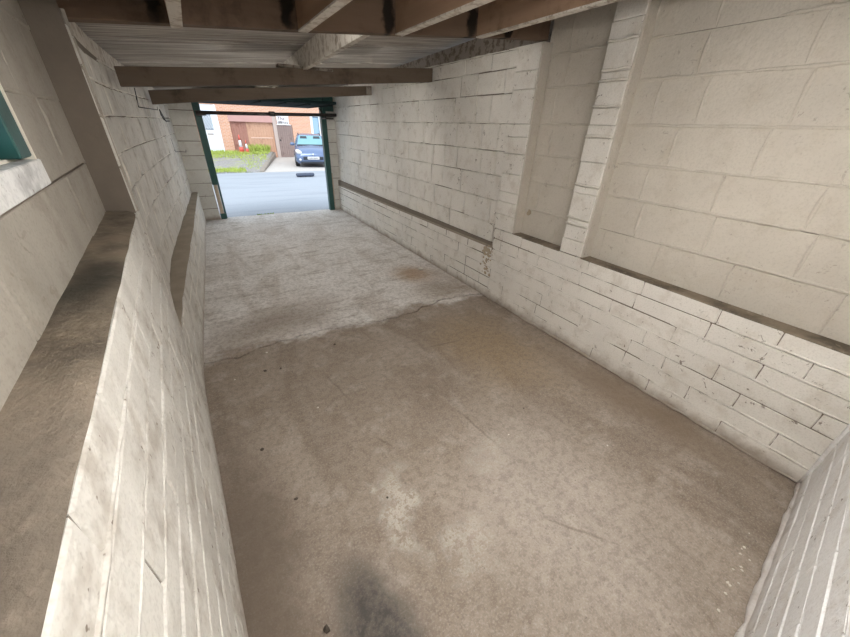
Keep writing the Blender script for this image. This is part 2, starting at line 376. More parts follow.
# piers built up of quoin blocks with uneven edges
def pier(y0, y1, zs, mat, depth):
    for a, b in zip(zs, zs[1:]):
        e0, e1 = R.uniform(-.006, .005), R.uniform(-.005, .006); p = R.uniform(0, .004)
        bm = B(XR-p, XR+depth, y0+e0, y1+e1, a+.001, b-.001, .005); obj('block', bm, mat, wall_right)
M['pierface'] = M['white']
pier(1.575, 1.775, [RZ, .90, 1.014, 1.06, 1.25, 1.30, 1.466, 1.62, 1.698, 1.80, 1.945, 2.00, 2.157, 2.26, 2.41], M['white'], .115)
pier(2.345, 2.60, [RZ, .93, 1.05, 1.14, 1.30, 1.466, 1.60, 1.698, 1.945, 2.07, 2.24], M['white'], .115)
for yy, zt in ((1.560, 2.41), (2.330, 2.24)):   # pier sides; their shade is put into the darker cream
    tag(obj('pier_side', B(XR+.006, XP, yy, yy+.022, RZ+.003, zt, .003), M['cream'], wall_right), 'cream side face of the pier')
for yp, ys in ((1.775, (1.57, 1.78)), ):
    for z in (1.02, 1.068, 1.31, 1.63, 1.81, 1.95, 2.01, 2.16):
        bm = bmesh.new(); tube(bm, [(XR-.004, ys[0]+.0, z), (XR-.012, ys[0]+.03, z+.004), (XR-.014, ys[0]+.1, z+R.uniform(-.006, .006)), (XR-.010, ys[1]-.02, z+.003), (XR+.0, ys[1], z)], .008, 6)
        obj('mortar_bead', bm, M['mortar'], wall_right, True)
bm = bmesh.new(); rg = [(XP-.014, 2.272+.020*math.cos(a)*R.uniform(.6, 1.3), .983+.028*math.sin(a)*R.uniform(.6, 1.3)) for a in [k*PI/5 for k in range(10)]]
f0 = [bm.verts.new(p) for p in rg]; f1 = [bm.verts.new((p[0]+.012, p[1], p[2])) for p in rg]; bm.faces.new(f0); bm.faces.new(f1[::-1])
for i in range(10): bm.faces.new([f0[i], f0[(i+1) % 10], f1[(i+1) % 10], f1[i]])
tag(obj('bare_patch', bm, M['rubble'], wall_right), 'small brown patch where paint has come off')
# far upper panel
zu = [.50, .80, 1.03, 1.26, 1.475, 1.70, 1.93, 2.11, 2.235]
S = SX(XF-.001); J = courses(S, 2.60, YD, zu, .40, .004, 'block', M['white'], wall_right, off=1, jl=.05, cut=.22, jit=.004, gap=.003)
beads(S, J, 'mortar_joints', M['mortar'], wall_right, .007, .008, .75, .6, seg=(.15, .8))
# spalled corner of the far ledge
for k in range(70):
    r = R.uniform(.006, .024); yy, zz = 2.66 + R.gauss(0, .04), .42 + R.uniform(-.15, .16)
    bm = bmesh.new(); bmesh.ops.create_icosphere(bm, subdivisions=1, radius=r)
    for v in bm.verts: v.co = Vector((v.co.x*.5*R.uniform(.7, 1.3), v.co.y*R.uniform(.7, 1.3), v.co.z*R.uniform(.7, 1.3)))
    bmesh.ops.translate(bm, vec=(XR+.002, yy, zz), verts=bm.verts[:]); obj('rubble_stone', bm, M['rubble'], wall_right)
# ---------------------------------------------------------------- back wall
bm = bmesh.new()
hexa(bm, [(-.8, YB(-.8)-.25, -.02), (2.75, YB(2.75)-.25, -.02), (2.75, YB(2.75)-.004, -.02), (-.8, YB(-.8)-.004, -.02), (-.8, YB(-.8)-.25, 2.7), (2.75, YB(2.75)-.25, 2.7), (2.75, YB(2.75)-.004, 2.7), (-.8, YB(-.8)-.004, 2.7)])
wall_back = tag(obj('wall_back', bm, M['joint'], center=False), 'bright white painted block wall at the back right corner', 'wall', kind='structure')
SB = lambda s, z, d: (s + .107*d*0, YB(s)+d, z)
zb = [0]+[.115*k for k in range(1, 12)]
J = courses(SB, -.25, XR, zb, .44, .002, 'block', M['back'], wall_back, gap=.003, vgap=.0008)
beads(SB, J, 'mortar_joints', M['back'], wall_back, .007, .002, .55, .4, seg=(.08, .5))
courses(SB, -.35, XP, [1.265, 1.49, 1.715, 1.94, 2.165, 2.4], .44, .002, 'block', M['back'], wall_back)
bm = bmesh.new(); n = 40                                              # rough mortar skirting at the foot of both walls
tube(bm, [(XR-.002, YB(2.4)+.0+ i*(2.6-YB(2.4))/n, .012+R.uniform(-.006, .006)) for i in range(n+1)], [.010*R.uniform(.4, 1.4) for i in range(n+1)], 6)
obj('mortar_fillet', bm, M['white'], wall_right, True)
bm = bmesh.new(); tube(bm, [(XR-.01-i*2.5/n, YB(XR-i*2.5/n)+.004, .016+R.uniform(-.006, .006)) for i in range(n+1)], [.013*R.uniform(.4, 1.4) for i in range(n+1)], 6)
obj('mortar_fillet', bm, M['back'], wall_back, True)
bm = bmesh.new(); tube(bm, [(XR-.004, YB(XR)+.004, .02+i*.8/8) for i in range(9)], [.012*R.uniform(.7, 1.3) for i in range(9)], 6)
obj('mortar_fillet', bm, M['back'], wall_back, True)
# ---------------------------------------------------------------- left wall
def ribbon(f, ys, z0, z1, t, bm):
    """vertical slab following x = f(y), thickness t outward (towards -x)"""
    rows = []
    for y in ys:
        a0 = z0(y) if callable(z0) else z0; a1 = z1(y) if callable(z1) else z1
        rows.append([bm.verts.new(q) for q in ((f(y), y, a0), (f(y), y, a1), (f(y)-t, y, a1), (f(y)-t, y, a0))])
    for a, b in zip(rows, rows[1:]):
        for k in range(4): bm.faces.new([a[k], a[(k+1) % 4], b[(k+1) % 4], b[k]])
    bm.faces.new(rows[0]); bm.faces.new(rows[-1][::-1])
fr = lambda a, b, n: [a+(b-a)*i/n for i in range(n+1)]
WL = bmesh.new()
ribbon(lambda y: xn(y)-.004, fr(-.5, 2.27, 4), -.02, LZ-.006, .40, WL)               # near low wall
ribbon(lambda y: xl(y)-.004, fr(2.25, YD+.3, 26), -.02, lambda y: zc(-.4, y)-.14, .35, WL)  # far wall
ribbon(lambda y: xg(y)-.004, fr(2.25, YD+.05, 14), -.02, GZ-.006, .25, WL)           # far ledge
WY0, WY1, WZ0, WZ1 = .50, 1.505, 1.535, 1.92                                         # window opening
ribbon(lambda y: xr(y), fr(-.5, 2.46, 4), LZ-.02, WZ0-.07, .22, WL)
ribbon(lambda y: xr(y), fr(-.5, WY0, 2), WZ0-.08, 2.4, .22, WL)
ribbon(lambda y: xr(y), fr(WY1, 2.46, 2), WZ0-.08, 2.4, .22, WL)
ribbon(lambda y: xr(y), fr(WY0, WY1, 2), WZ1, 2.4, .22, WL)
# pier return at the end of the recess
hexa(WL, [(-.30, 2.29, LZ-.02), (-.338+.0, 2.275, LZ-.02), (-.345, 2.5, LZ-.02), (-.7, 2.5, LZ-.02), (-.30, 2.29, LZ-.02), (-.338, 2.275, LZ-.02), (-.345, 2.5, LZ-.02), (-.7, 2.5, LZ-.02)]) if False else None
WL.faces.ensure_lookup_table()
v = [(-.341, 2.275), (-.470, 2.455), (-.72, 2.47), (-.72, 2.62), (-.39, 2.62), (-.352, 2.36)]
a = [WL.verts.new((x, y, LZ-.02)) for x, y in v]; b = [WL.verts.new((x, y, 2.02)) for x, y in v]
WL.faces.new(a); WL.faces.new(b[::-1])
for i in range(6): WL.faces.new([a[i], a[(i+1) % 6], b[(i+1) % 6], b[i]])
wall_left = tag(obj('wall_left', WL, M['joint'], center=False), 'painted block wall with deep dirty ledge, window recess and far ledge', 'wall', kind='structure')
SN = lambda s, z, d: (xl(s)+d, s, z)
zl = [0, .118, .236, .354, .472, .59, .70, .80, .895, 1.012, 1.128, LZ]
J = courses(SN, -.30, 2.26, zl, .44, .002, 'block', M['whiteL'], wall_left, gap=.004, vgap=.0015)
beads(SN, [j for j in J if j[0] == 'h' and .85 < j[1] < 1.2], 'mortar_joints', M['whiteL'], wall_left, .0065, .0055, .88, .4)
beads(SN, [j for j in J if j[0] == 'v' or j[1] < .85], 'mortar_joints', M['whiteL'], wall_left, .006, .0018, .6, .4, seg=(.08, .5))
SG = lambda s, z, d: (xg(s)+d, s, z)
J = courses(SG, 2.27, YD, [0, .125, .25, .378, GZ], .44, .002, 'block', M['whiteL'], wall_left)
beads(SG, [j for j in J if j[0] == 'v' or j[1] < .5], 'mortar_joints', M['mortar'], wall_left, .006, .005, .5, .3)
zfl = [GZ, .73, .955, 1.18, 1.405, 1.63, 1.83, 1.99]
J = courses(SN, 2.26, YD, [LZ-.004, 1.44, 1.65, 1.83, 1.975], .40, .004, 'block', M['whiteL'], wall_left, jit=.004, cut=.2)
J2 = courses(SN, 2.26, YD, [.50, .75, 1.0, LZ], .40, .004, 'block', M['whiteL'], wall_left, jit=.004, cut=.2)
beads(SN, J+J2, 'mortar_joints', M['mortar'], wall_left, .007, .007, .75, .6, seg=(.15, .8))
SRc = lambda s, z, d: (xr(s)+d, s, z)
wskip = lambda p, q, a, b: q > WY0+.02 and p < WY1-.02 and b > WZ0-.06 and a < WZ1+.01
def rec(a, b, zs):
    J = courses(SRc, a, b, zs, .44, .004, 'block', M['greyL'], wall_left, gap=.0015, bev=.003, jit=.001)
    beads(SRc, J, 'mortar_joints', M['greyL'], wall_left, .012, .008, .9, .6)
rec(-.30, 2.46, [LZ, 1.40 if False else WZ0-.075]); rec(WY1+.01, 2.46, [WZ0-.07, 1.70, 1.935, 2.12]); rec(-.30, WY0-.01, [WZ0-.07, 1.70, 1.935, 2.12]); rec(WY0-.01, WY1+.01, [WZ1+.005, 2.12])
# blocks on the pier return (a face looking back at the camera)
e = Vector((-.470+.341, 2.455-2.275, 0)); el = e.length; eu = e/el; nn = Vector((-eu.y, eu.x, 0))
if nn.y > 0: nn = -nn
SE = lambda s, z, d: (-.341 + eu.x*s + nn.x*d, 2.275 + eu.y*s + nn.y*d, z)
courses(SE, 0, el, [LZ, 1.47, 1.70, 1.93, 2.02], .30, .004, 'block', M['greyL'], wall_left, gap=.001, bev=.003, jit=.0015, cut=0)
# dirty ledge tops
bm = bmesh.new(); ys = fr(-.5, 2.44, 24)
rows = []
for i, y in enumerate(ys):
    j = R.uniform(-.003, .001); xa = xn(y) - .001 + j; xb = xr(y) - .01
    if y > 2.27: xa = -.341 + (y-2.275)*(-.72)
    n = 6; rows.append([bm.verts.new((xa+(xb-xa)*k/n, y, LZ + (.0 if k in (0,) else .004+R.uniform(0, .005)) + .006*(k/n))) for k in range(n+1)])
for a, b in zip(rows, rows[1:]):
    for k in range(6): bm.faces.new([a[k], a[k+1], b[k+1], b[k]])
tag(obj('ledge_top', bm, M['dirt'], wall_left, True), 'dark sooty dirt covering the window ledge')
bm = bmesh.new(); rows = []
for y in fr(2.27, YD, 30):
    xa, xb = xg(y)-.002+R.uniform(-.006, .002), xl(y)-.01
    rows.append([bm.verts.new((xa+(xb-xa)*k/3, y, GZ+(.0 if k == 0 else .003+R.uniform(0, .004)))) for k in range(4)])
for a, b in zip(rows, rows[1:]):
    for k in range(3): bm.faces.new([a[k], a[k+1], b[k+1], b[k]])
tag(obj('ledge_top', bm, M['dust'], wall_left, True), 'dark dirt along the top of the far ledge')
# ---------------------------------------------------------------- window in the left recess
win = tag(empty('window_1', (xr(1), 1, WZ0)), 'small teal framed window in the left wall with flaky white sill', 'window', kind='structure')
def WB(y0, y1, d0, d1, z0, z1, bev=0):      # box in the window's own wall plane; d towards the room
    return hexa(bmesh.new(), [(xr(y0)+d0, y0, z0), (xr(y0)+d1, y0, z0), (xr(y1)+d1, y1, z0), (xr(y1)+d0, y1, z0), (xr(y0)+d0, y0, z1), (xr(y0)+d1, y0, z1), (xr(y1)+d1, y1, z1), (xr(y1)+d0, y1, z1)], bev)
tag(obj('sill', WB(WY0-.02, 1.525, -.2, .010, 1.466, WZ0, .003), M['sill'], win), 'flaky white painted sill')
tag(obj('sill_board', WB(WY0, WY1-.004, -.19, -.03, WZ0, WZ0+.008), M['creamwood'], win), 'cream painted inner sill board')
tag(obj('reveal_edge', WB(WY1-.004, WY1+.006, -.06, .006, WZ0, WZ1, .001), M['creamwood'], win), 'white painted reveal edge')
obj('frame_jamb', WB(WY1-.11, WY1-.005, -.10, .002, WZ0+.008, WZ1, .004), M['teal'], win); obj('frame_jamb', WB(WY0, WY0+.08, -.10, -.02, WZ0+.008, WZ1, .004), M['teal'], win)
obj('frame_head', WB(WY0+.08, WY1-.10, -.10, -.02, WZ1-.06, WZ1, .004), M['teal'], win); obj('frame_bottom', WB(WY0+.08, WY1-.10, -.10, -.045, WZ0+.008, WZ0+.05, .004), M['teal'], win)
obj('glazing_bar', WB(.98, 1.01, -.085, -.055, WZ0+.05, WZ1-.06), M['teal'], win)
for a, b in ((WY0+.08, .98), (1.01, WY1-.10)): obj('pane', WB(a, b, -.073, -.069, WZ0+.05, WZ1-.06), M['glass'], win)
# ---------------------------------------------------------------- front wall with the doorway
bm = bmesh.new()
box(bm, -.7, .07, YD+.004, YD+.22, -.02, 2.3); box(bm, 2.28, 2.75, YD+.004, YD+.22, -.02, 2.5)
hexa(bm, [(.05, YD+.004, 2.0), (2.3, YD+.004, 2.12), (2.3, YD+.22, 2.12), (.05, YD+.22, 2.0), (.05, YD+.004, 2.32), (2.3, YD+.004, 2.5), (2.3, YD+.22, 2.5), (.05, YD+.22, 2.32)])
wall_front = tag(obj('wall_front', bm, M['joint'], center=False), 'off-white block jambs either side of the garage doorway', 'wall', kind='structure')
SF = lambda s, z, d: (s, YD-d, z)
zj = [0, .21, .43, .65, .875, 1.10, 1.325, 1.55, 1.775, 2.0]
for a, b in zip(zj, zj[1:]):
    block(SF, -.30, .075, a, b, .003, 'block', M['jamb'], wall_front, jit=.003); block(SF, 2.285, 2.47, a, b, .003, 'block', M['jamb'], wall_front, jit=.003)
# ---------------------------------------------------------------- garage door frame, leaf, bar
DF = tag(empty('door_1', (1.2, YD+.06, 0)), 'dark green timber garage door frame with broken left post', 'door frame', kind='structure')
obj('post', B(.075, .16, YD-.015, YD+.10, .62, 2.0, .004), M['green'], DF)
tag(obj('post_stop', B(.155, .185, YD+.03, YD+.10, 0, 2.0, .003), M['green'], DF), 'inner rebate strip of the left post')
tag(obj('post_repair', B(.085, .15, YD-.006, YD+.08, .10, .615, .006), M['bare'], DF), 'bare weathered wood where the left post has lost its face')
obj('post_foot', B(.08, .17, YD-.012, YD+.10, .0, .11, .006), M['green'], DF)
obj('post', B(2.185, 2.285, YD-.015, YD+.10, .0, 2.02, .004), M['green'], DF)
tag(obj('edge_strip', B(2.285, 2.305, YD-.012, YD+.0, .05, .75, .003), M['bare'], DF), 'pale bare strip beside the right post')
bm = bmesh.new(); hexa(bm, [(.08, YD-.02, 1.93), (2.43, YD-.02, 1.985), (2.43, YD+.1, 1.985), (.08, YD+.1, 1.93), (.08, YD-.02, 2.05), (2.43, YD-.02, 2.17), (2.43, YD+.1, 2.17), (.08, YD+.1, 2.05)], .004)
obj('head', bm, M['green'], DF)
tag(obj('corner_block', B(2.22, 2.43, YD-.05, YD-.005, 1.86, 2.10, .004), M['green'], DF), 'green block at the top right corner')
leaf = tag(empty('garage_door', (1.2, 7.4, 1.93)), 'raised dark up-and-over door leaf under the lintel', 'garage door')
bm = bmesh.new(); hexa(bm, [(.16, 6.55, 1.925), (2.17, 6.55, 1.935), (2.17, 8.3, 1.915), (.16, 8.3, 1.905), (.16, 6.55, 1.965), (2.17, 6.55, 1.975), (2.17, 8.3, 1.955), (.16, 8.3, 1.945)], .004)
obj('panel', bm, M['leaf'], leaf)
for i in range(6):
    x = .22+i*.375; obj('rib', B(x, x+.03, 6.6, 8.25, 1.912, 1.928, .004), M['leaf'], leaf)
bar = tag(empty('door_bar', (1.25, 7.36, 1.75)), 'dark steel bar spanning the doorway just below the raised door', 'bar')
obj('tube', tube(bmesh.new(), [(.10, 7.38, 1.748), (.7, 7.38, 1.756), (1.25, 7.38, 1.768), (1.9, 7.38, 1.785), (2.42, 7.38, 1.80)], .028, 10), M['steel'], bar, True)
obj('clamp', B(1.21, 1.31, 7.34, 7.42, 1.735, 1.81, .01), M['steel'], bar); obj('bracket', B(.10, .24, 7.36, YD-.01, 1.705, 1.735, .004), M['steel'], bar)
obj('bracket', B(2.20, 2.36, 7.36, YD-.01, 1.725, 1.75, .004), M['steel'], bar)
obj('hanger', tube(bmesh.new(), [(2.17, 7.38, 1.79), (2.11, 7.40, 1.90)], .012, 6), M['steel'], bar)
# ---------------------------------------------------------------- roof: boards, beams, joists
CE = bmesh.new()
hexa(CE, [(-.8, -.6, zc(-.8, -.6)+.03), (2.8, -.6, zc(2.8, -.6)+.03), (2.8, 7.9, zc(2.8, 7.9)+.03), (-.8, 7.9, zc(-.8, 7.9)+.03), (-.8, -.6, zc(-.8, -.6)+.12), (2.8, -.6, zc(2.8, -.6)+.12), (2.8, 7.9, zc(2.8, 7.9)+.12), (-.8, 7.9, zc(-.8, 7.9)+.12)])
ceiling = tag(obj('ceiling', CE, M['tar'], center=False), 'low boarded garage roof, whitewashed beyond the header and dark near', 'ceiling', kind='structure')
y = -.5; k = 0
while y < 7.8:
    wd = R.uniform(.44, .56) if y > 2.3 else R.uniform(.14, .17); q = min(7.8, y+wd); dz = (k % 2)*.014 + R.uniform(-.003, .003); k += 1
    if y < 2.34 < q: q = 2.36
    bm = bmesh.new(); a, b = y+.006, q-.006; xa, xb = -.7, 2.7
    hexa(bm, [(xa, a, zc(xa, a)+dz), (xb, a, zc(xb, a)+dz), (xb, b, zc(xb, b)+dz), (xa, b, zc(xa, b)+dz), (xa, a, zc(xa, a)+.035), (xb, a, zc(xb, a)+.035), (xb, b, zc(xb, b)+.035), (xa, b, zc(xa, b)+.035)], .004)
    obj('board', bm, M['board'] if q > 2.37 else M['tar'], ceiling); y = q
def beam(name, x0, x1, y0, y1, b0, b1, t0, t1, mat, label, n=6):
    """timber across the garage, slightly bowed; b/t = underside and top at both ends"""
    bm = bmesh.new(); rows = []
    for i in range(n+1):
        t = i/n; x = x0+(x1-x0)*t; jz = R.uniform(-.004, .004)
        zb_, zt_ = b0+(b1-b0)*t+jz, t0+(t1-t0)*t+jz
        rows.append([bm.verts.new(q) for q in ((x, y0, zb_), (x, y1, zb_), (x, y1, zt_), (x, y0, zt_))])
    for a, b in zip(rows, rows[1:]):
        for k in range(4): bm.faces.new([a[k], a[(k+1) % 4], b[(k+1) % 4], b[k]])
    bm.faces.new(rows[0]); bm.faces.new(rows[-1][::-1])
    bmesh.ops.bevel(bm, geom=[e for e in bm.edges if abs((e.verts[0].co-e.verts[1].co).normalized().x) > .8], offset=.006, segments=1, affect='EDGES')
    return tag(obj(name, bm, mat), label, 'beam')
beam('roof_beam', -.47, 2.46, 2.34, 2.41, hb(-.47)+.012, hb(2.46), zc(-.47, 2.4)-.003, zc(2.46, 2.4)-.003, M['header'], 'deep brown header beam carrying the nearest joists across the garage')
beam('roof_beam', -.40, 2.41, 3.9, 3.98, 1.848, 2.09, 1.975, 2.217, M['beam'], 'rough dark timber beam crossing halfway along below the white boards')
bm3 = beam('roof_beam', -.335, 2.41, 5.6, 5.68, 1.788, 2.044, 1.925, 2.157, M['beam'], 'farthest and lowest timber beam just before the garage door')
for nm, p in (('peg', (1.07, 3.93)), ):
    pc = tag(obj('timber_packer', B(.78, 1.28, 3.88, 3.99, 2.085, 2.105, .003), M['plate']), 'thin dark packing strip on top of the middle beam', 'wood strip')
tag(obj('end_packer', B(2.32, 2.40, 5.575, 5.60, 2.045, 2.14, .004), M['plate'], bm3), 'dark block at the right end of the farthest beam')
def joist(name, x, y0, y1, b0, b1, t0, t1, mat, label, wd=.045, pt=None):
    bm = bmesh.new()
    hexa(bm, [(x, y0, b0), (x+wd, y0, b0), (x+wd, y1, b1), (x, y1, b1), (x, y0, t0), (x+wd, y0, t0), (x+wd, y1, t1), (x, y1, t1)], .003)
    o = tag(obj(name, bm, mat), label, 'joist', 'roof timbers running lengthways')
    if pt:
        b2 = bmesh.new(); hexa(b2, [(x-.001, y0, b0-.004), (x+wd+.001, y0, b0-.004), (x+wd+.001, y1, b1-.004), (x-.001, y1, b1-.004), (x-.001, y0, b0+.004), (x+wd+.001, y0, b0+.004), (x+wd+.001, y1, b1+.004), (x-.001, y1, b1+.004)])
        tag(obj('painted_edge', b2, M['flake'], o), 'flaking white paint on the underside')
    return o
JL = ['brown roof joist with flaky white underside nearest the left wall', 'second roof joist from the left in front of the header', 'third roof joist from the left in front of the header', 'brown roof joist nearest the right wall in front of the header']
for x, l in zip((.022, .60, 1.175, 1.78), JL):
    joist('roof_joist', x, -.2, 2.339, hb(x), hb(x), zc(x, 1.2)-.004, zc(x, 2.34)-.004, M['joist'], l, pt=1)
joist('rafter', 1.0, 2.412, 7.4, 2.118, 1.99, zc(1, 2.41)-.012, zc(1, 7.4)-.012, M['flake'], 'flaky white rafter under the boards between header and middle beam')
# wall plates
def plate(f, wd, y0, y1, label, z0, z1, mat):
    bm = bmesh.new(); n = 8; rows = []
    for i in range(n+1):
        y = y0+(y1-y0)*i/n; x = f(y); rows.append([bm.verts.new(q) for q in ((x, y, z0(y)), (x+wd, y, z0(y)), (x+wd, y, z1(y)), (x, y, z1(y)))])
    for a, b in zip(rows, rows[1:]):
        for k in range(4): bm.faces.new([a[k], a[(k+1) % 4], b[(k+1) % 4], b[k]])
    bm.faces.new(rows[0]); bm.faces.new(rows[-1][::-1]); return tag(obj('wall_plate', bm, mat), label, 'timber')
plate(lambda y: xl(y)-.02 if y > 2.5 else -.37, -.10, 2.415, 7.5, 'split weathered timber plate along the top of the left wall', lambda y: zc(-.4, y)-.135, lambda y: zc(-.4, y)-.012, M['flake'])
plate(lambda y: XF+.035, .12, 2.415, 7.5, 'dark timber plate in the gap above the far right wall', lambda y: 2.238, lambda y: zc(2.45, y)-.012, M['plate'])
# ---------------------------------------------------------------- wires on the left wall
def wire(pts, r, label, name='cable'):
    return tag(obj(name, tube(bmesh.new(), pts, r, 6), M['black'], smooth=True), label, 'cable')
wx = lambda y, z: (xl(y)+.006, y, z)
wire([wx(2.42, 1.93), wx(2.41, 1.86), wx(2.39, 1.74), wx(2.37, 1.62), wx(2.36, 1.58)], .003, 'thin black cable down the left pier under the header')
wire([wx(4.92, 1.90), wx(4.85, 1.80), wx(4.82, 1.737), wx(5.3, 1.738), wx(5.8, 1.739), wx(6.2, 1.74), wx(6.25, 1.775)], .005, 'bent black wire below the left end of the middle beam')
wire([wx(6.72, 1.40), wx(6.78, 1.30), wx(6.84, 1.208), wx(7.1, 1.195), (xl(7.5)+.03, 7.5, 1.17), (-.187, 7.585, 1.158), (-.179, 7.585, 1.195)], .005, 'bent black wire on the left wall near the door jamb')
bk = tag(empty('wall_bracket', (xl(6.5)+.02, 6.5, 1.61)), 'small black iron bracket on the left wall near the door', 'bracket')
obj('plate', hexa(bmesh.new(), [(xl(6.35)+.002, 6.35, 1.68), (xl(6.35)+.02, 6.35, 1.68), (xl(6.6)+.02, 6.6, 1.625), (xl(6.6)+.002, 6.6, 1.625), (xl(6.35)+.002, 6.35, 1.75), (xl(6.35)+.02, 6.35, 1.75), (xl(6.6)+.02, 6.6, 1.66), (xl(6.6)+.002, 6.6, 1.66)]), M['black'], bk)
obj('hook', tube(bmesh.new(), [(xl(6.55)+.015, 6.55, 1.64), (xl(6.65)+.02, 6.65, 1.613), (xl(7.1)+.02, 7.1, 1.613)], .008, 6), M['black'], bk, True)
# ---------------------------------------------------------------- lamp set, added out of view to brighten the room
M['fill_lamp'] = emis('fill_diffuser', (1, .965, .915), FILL)
def batten(x, y0, y1, label):  # glowing fill fixture, added above the frame to light the near end
    z = hb(x)-.004; e = tag(empty('added_fill_lamp', (x+.022, (y0+y1)/2, z-.09)), label, 'fill_lamp', 'added fill battens under the joists')
    obj('housing', B(x-.03, x+.075, y0, y1, z-.04, z, .005), M['creamwood'], e)
    obj('diffuser', B(x-.045, x+.09, y0+.02, y1-.02, z-.085, z-.04, .015), M['fill_lamp'], e)
batten(.60, -.15, 1.15, 'white fill batten added out of view under the second joist from the left')
def cross_fill_batten(y0, bz, st, x0, x1, label):  # added fill fixture hidden behind a beam, brightens the middle and far end
    e = tag(empty('added_fill_lamp', ((x0+x1)/2, y0+.04, bz((x0+x1)/2))), label, 'fill_lamp', 'added fill battens on the beams'); m = emis('beam_fill_diffuser', (1, .975, .94), st)
    for nm, za, zb_, ya, yb, mt in (('housing', .085, .11, y0, y0+.12, M['creamwood']), ('diffuser', .03, .083, y0, y0+.07, m)):
        obj(nm, hexa(bmesh.new(), [(x0, ya, bz(x0)+za), (x1, ya, bz(x1)+za), (x1, yb, bz(x1)+za), (x0, yb, bz(x0)+za), (x0, ya, bz(x0)+zb_), (x1, ya, bz(x1)+zb_), (x1, yb, bz(x1)+zb_), (x0, yb, bz(x0)+zb_)], .004), mt, e)
cross_fill_batten(3.985, lambda x: 1.883 + .0862*x, 17, .45, 1.75, 'long fill batten added out of view on the far side of the middle beam')
cross_fill_batten(2.415, lambda x: hb(x)+.01, 9, .1, .85, 'fill batten added out of view on the far side of the header left of the rafter')
cross_fill_batten(2.415, lambda x: hb(x)+.01, 9, 1.25, 1.95, 'fill batten added out of view on the far side of the header right of the rafter')
cross_fill_batten(5.685, lambda x: 1.822 + .093*x, 18, .45, 1.75, 'long fill batten added out of view on the far side of the last beam')
batten(1.175, -.12, .80, 'shorter white fill batten added out of view under the third joist from the left')
# ---------------------------------------------------------------- crumbs on the floor
rk = random.Random(11)
def crumb(x, y, r, mat, label, group, nm):
    bm = bmesh.new(); bmesh.ops.create_icosphere(bm, subdivisions=1, radius=r)
    for v in bm.verts: v.co = Vector((v.co.x*rk.uniform(.7, 1.4), v.co.y*rk.uniform(.7, 1.4), v.co.z*rk.uniform(.4, .7)))
    zf_ = .006 if y > crack(x) else 0; mn = min(v.co.z for v in bm.verts)
    bmesh.ops.translate(bm, vec=(x, y, zf_-mn), verts=bm.verts[:]); tag(obj(nm, bm, mat), label, 'debris', group)
for x, y, r in ((.29, 1.778, .007), (-.155, 2.35, .007), (1.25, .98, .005), (1.72, .62, .005), (.1, 2.6, .008), (.42, 2.75, .008), (.75, 3.1, .01), (1.4, 3.6, .01), (.3, 4.2, .012), (1.9, 2.9, .01), (.05, 3.4, .012), (1.1, 4.7, .012)):
    crumb(x, y, r, M['crumb'], 'small pale crumb of mortar on the concrete floor', 'crumbs on the floor', 'mortar_crumb')
for k in range(14):
    x = 1.45 + rk.uniform(-.12, .4); crumb(x, YB(x)+.055+rk.uniform(0, .05), rk.uniform(.003, .006), M['crumb'], 'tiny white paint flake along the foot of the back wall', 'paint flakes by the back wall', 'paint_flake')
crumb(2.16, 3.62, .035, M['crumb'], 'flat white lump of plaster by the rusty stain near the right wall', None, 'plaster_lump')
for x, y, r in ((.05, 2.35, .012), (.16, 2.33, .008), (.42, .98, .006), (-.08, 1.6, .01), (.02, 1.2, .01), (.0, .62, .014), (.62, 2.45, .01), (1.5, 1.1, .006)):
    crumb(x, y, r, M['grit'], 'small dark lump of grit on the near floor slab', 'dark grit on the floor', 'grit')
# ================================================================ outside
rd = lambda y: -.02 if y < 7.7 else (-.02 - .28*min(1, (y-7.7)/5.5))
def mk_road():
    t = NT('grey_asphalt', .85, .3); f = t.noise(30, 5, .7); g = t.noise(.8, 5, vec=t.map(sc=(.25, 1.6, 1)))
    c = t.mix(f, (.24, .265, .30), (.38, .41, .45)); c = t.mix(t.math('MULTIPLY', t.step(g, .5, .65), .35), c, (.21, .225, .255))
    t.col(c); t.bump(f, .5, .01); return t.m
M['road'] = mk_road()
def grid(xs, ys, zf):
    bm = bmesh.new(); rows = [[bm.verts.new((x, y, zf(x, y))) for x in xs] for y in ys]
    for a, b in zip(rows, rows[1:]):
        for i in range(len(xs)-1): bm.faces.new([a[i], a[i+1], b[i+1], b[i]])
    return bm
road = tag(obj('road', grid([-25, -5, 0, 2, 5, 30], [-15, 7.71, 8.5, 9.5, 10.5, 11.5, 12.5, 13.3, 17.7], lambda x, y: rd(y)-.005 if y > 0 else -.14), M['road'], center=False), 'grey asphalt road outside the garage', 'road', kind='structure')
# rewrite: ground beyond the road
edge = lambda x: 17.7 - .06*x if x < 2.3 else 17.45
M['concrete_out'] = plain('pale_drive_concrete', (.46, .43, .40), .9, .2, 0, .3, .08, 6)
bm = bmesh.new(); hexa(bm, [(1.9, 17.55, -.6), (12, 17.4, -.6), (12, 26.2, -.6), (3.8, 26.2, -.6), (1.9, 17.55, -.297), (12, 17.4, -.297), (12, 26.2, -.36), (3.8, 26.2, -.36)])
drive = tag(obj('driveway', bm, M['concrete_out'], center=False), 'pale concrete driveway under the parked car', 'driveway', kind='structure')
def mk_gravel():
    t = NT('gravel', .95, .1); v = t.n('ShaderNodeTexVoronoi'); v.inputs['Scale'].default_value = 14; t.put(v.inputs['Vector'], t.pos)
    c = t.mix(t.step(v.outputs[0], 0, .6), (.46, .45, .45), (.24, .23, .22)); c = t.mix(t.math('MULTIPLY', t.step(t.noise(1.5, 4), .5, .62), .5), c, (.33, .37, .12))
    t.col(c); t.bump(v.outputs[0], .6, .02); return t.m
M['gravel'] = mk_gravel()
vz = lambda y: -.27 + .25*max(0, min(1, (y-17.8)/7.5))
VX = lambda y: 2.25 + (y-17.6)*.235
bm = bmesh.new(); rows = []
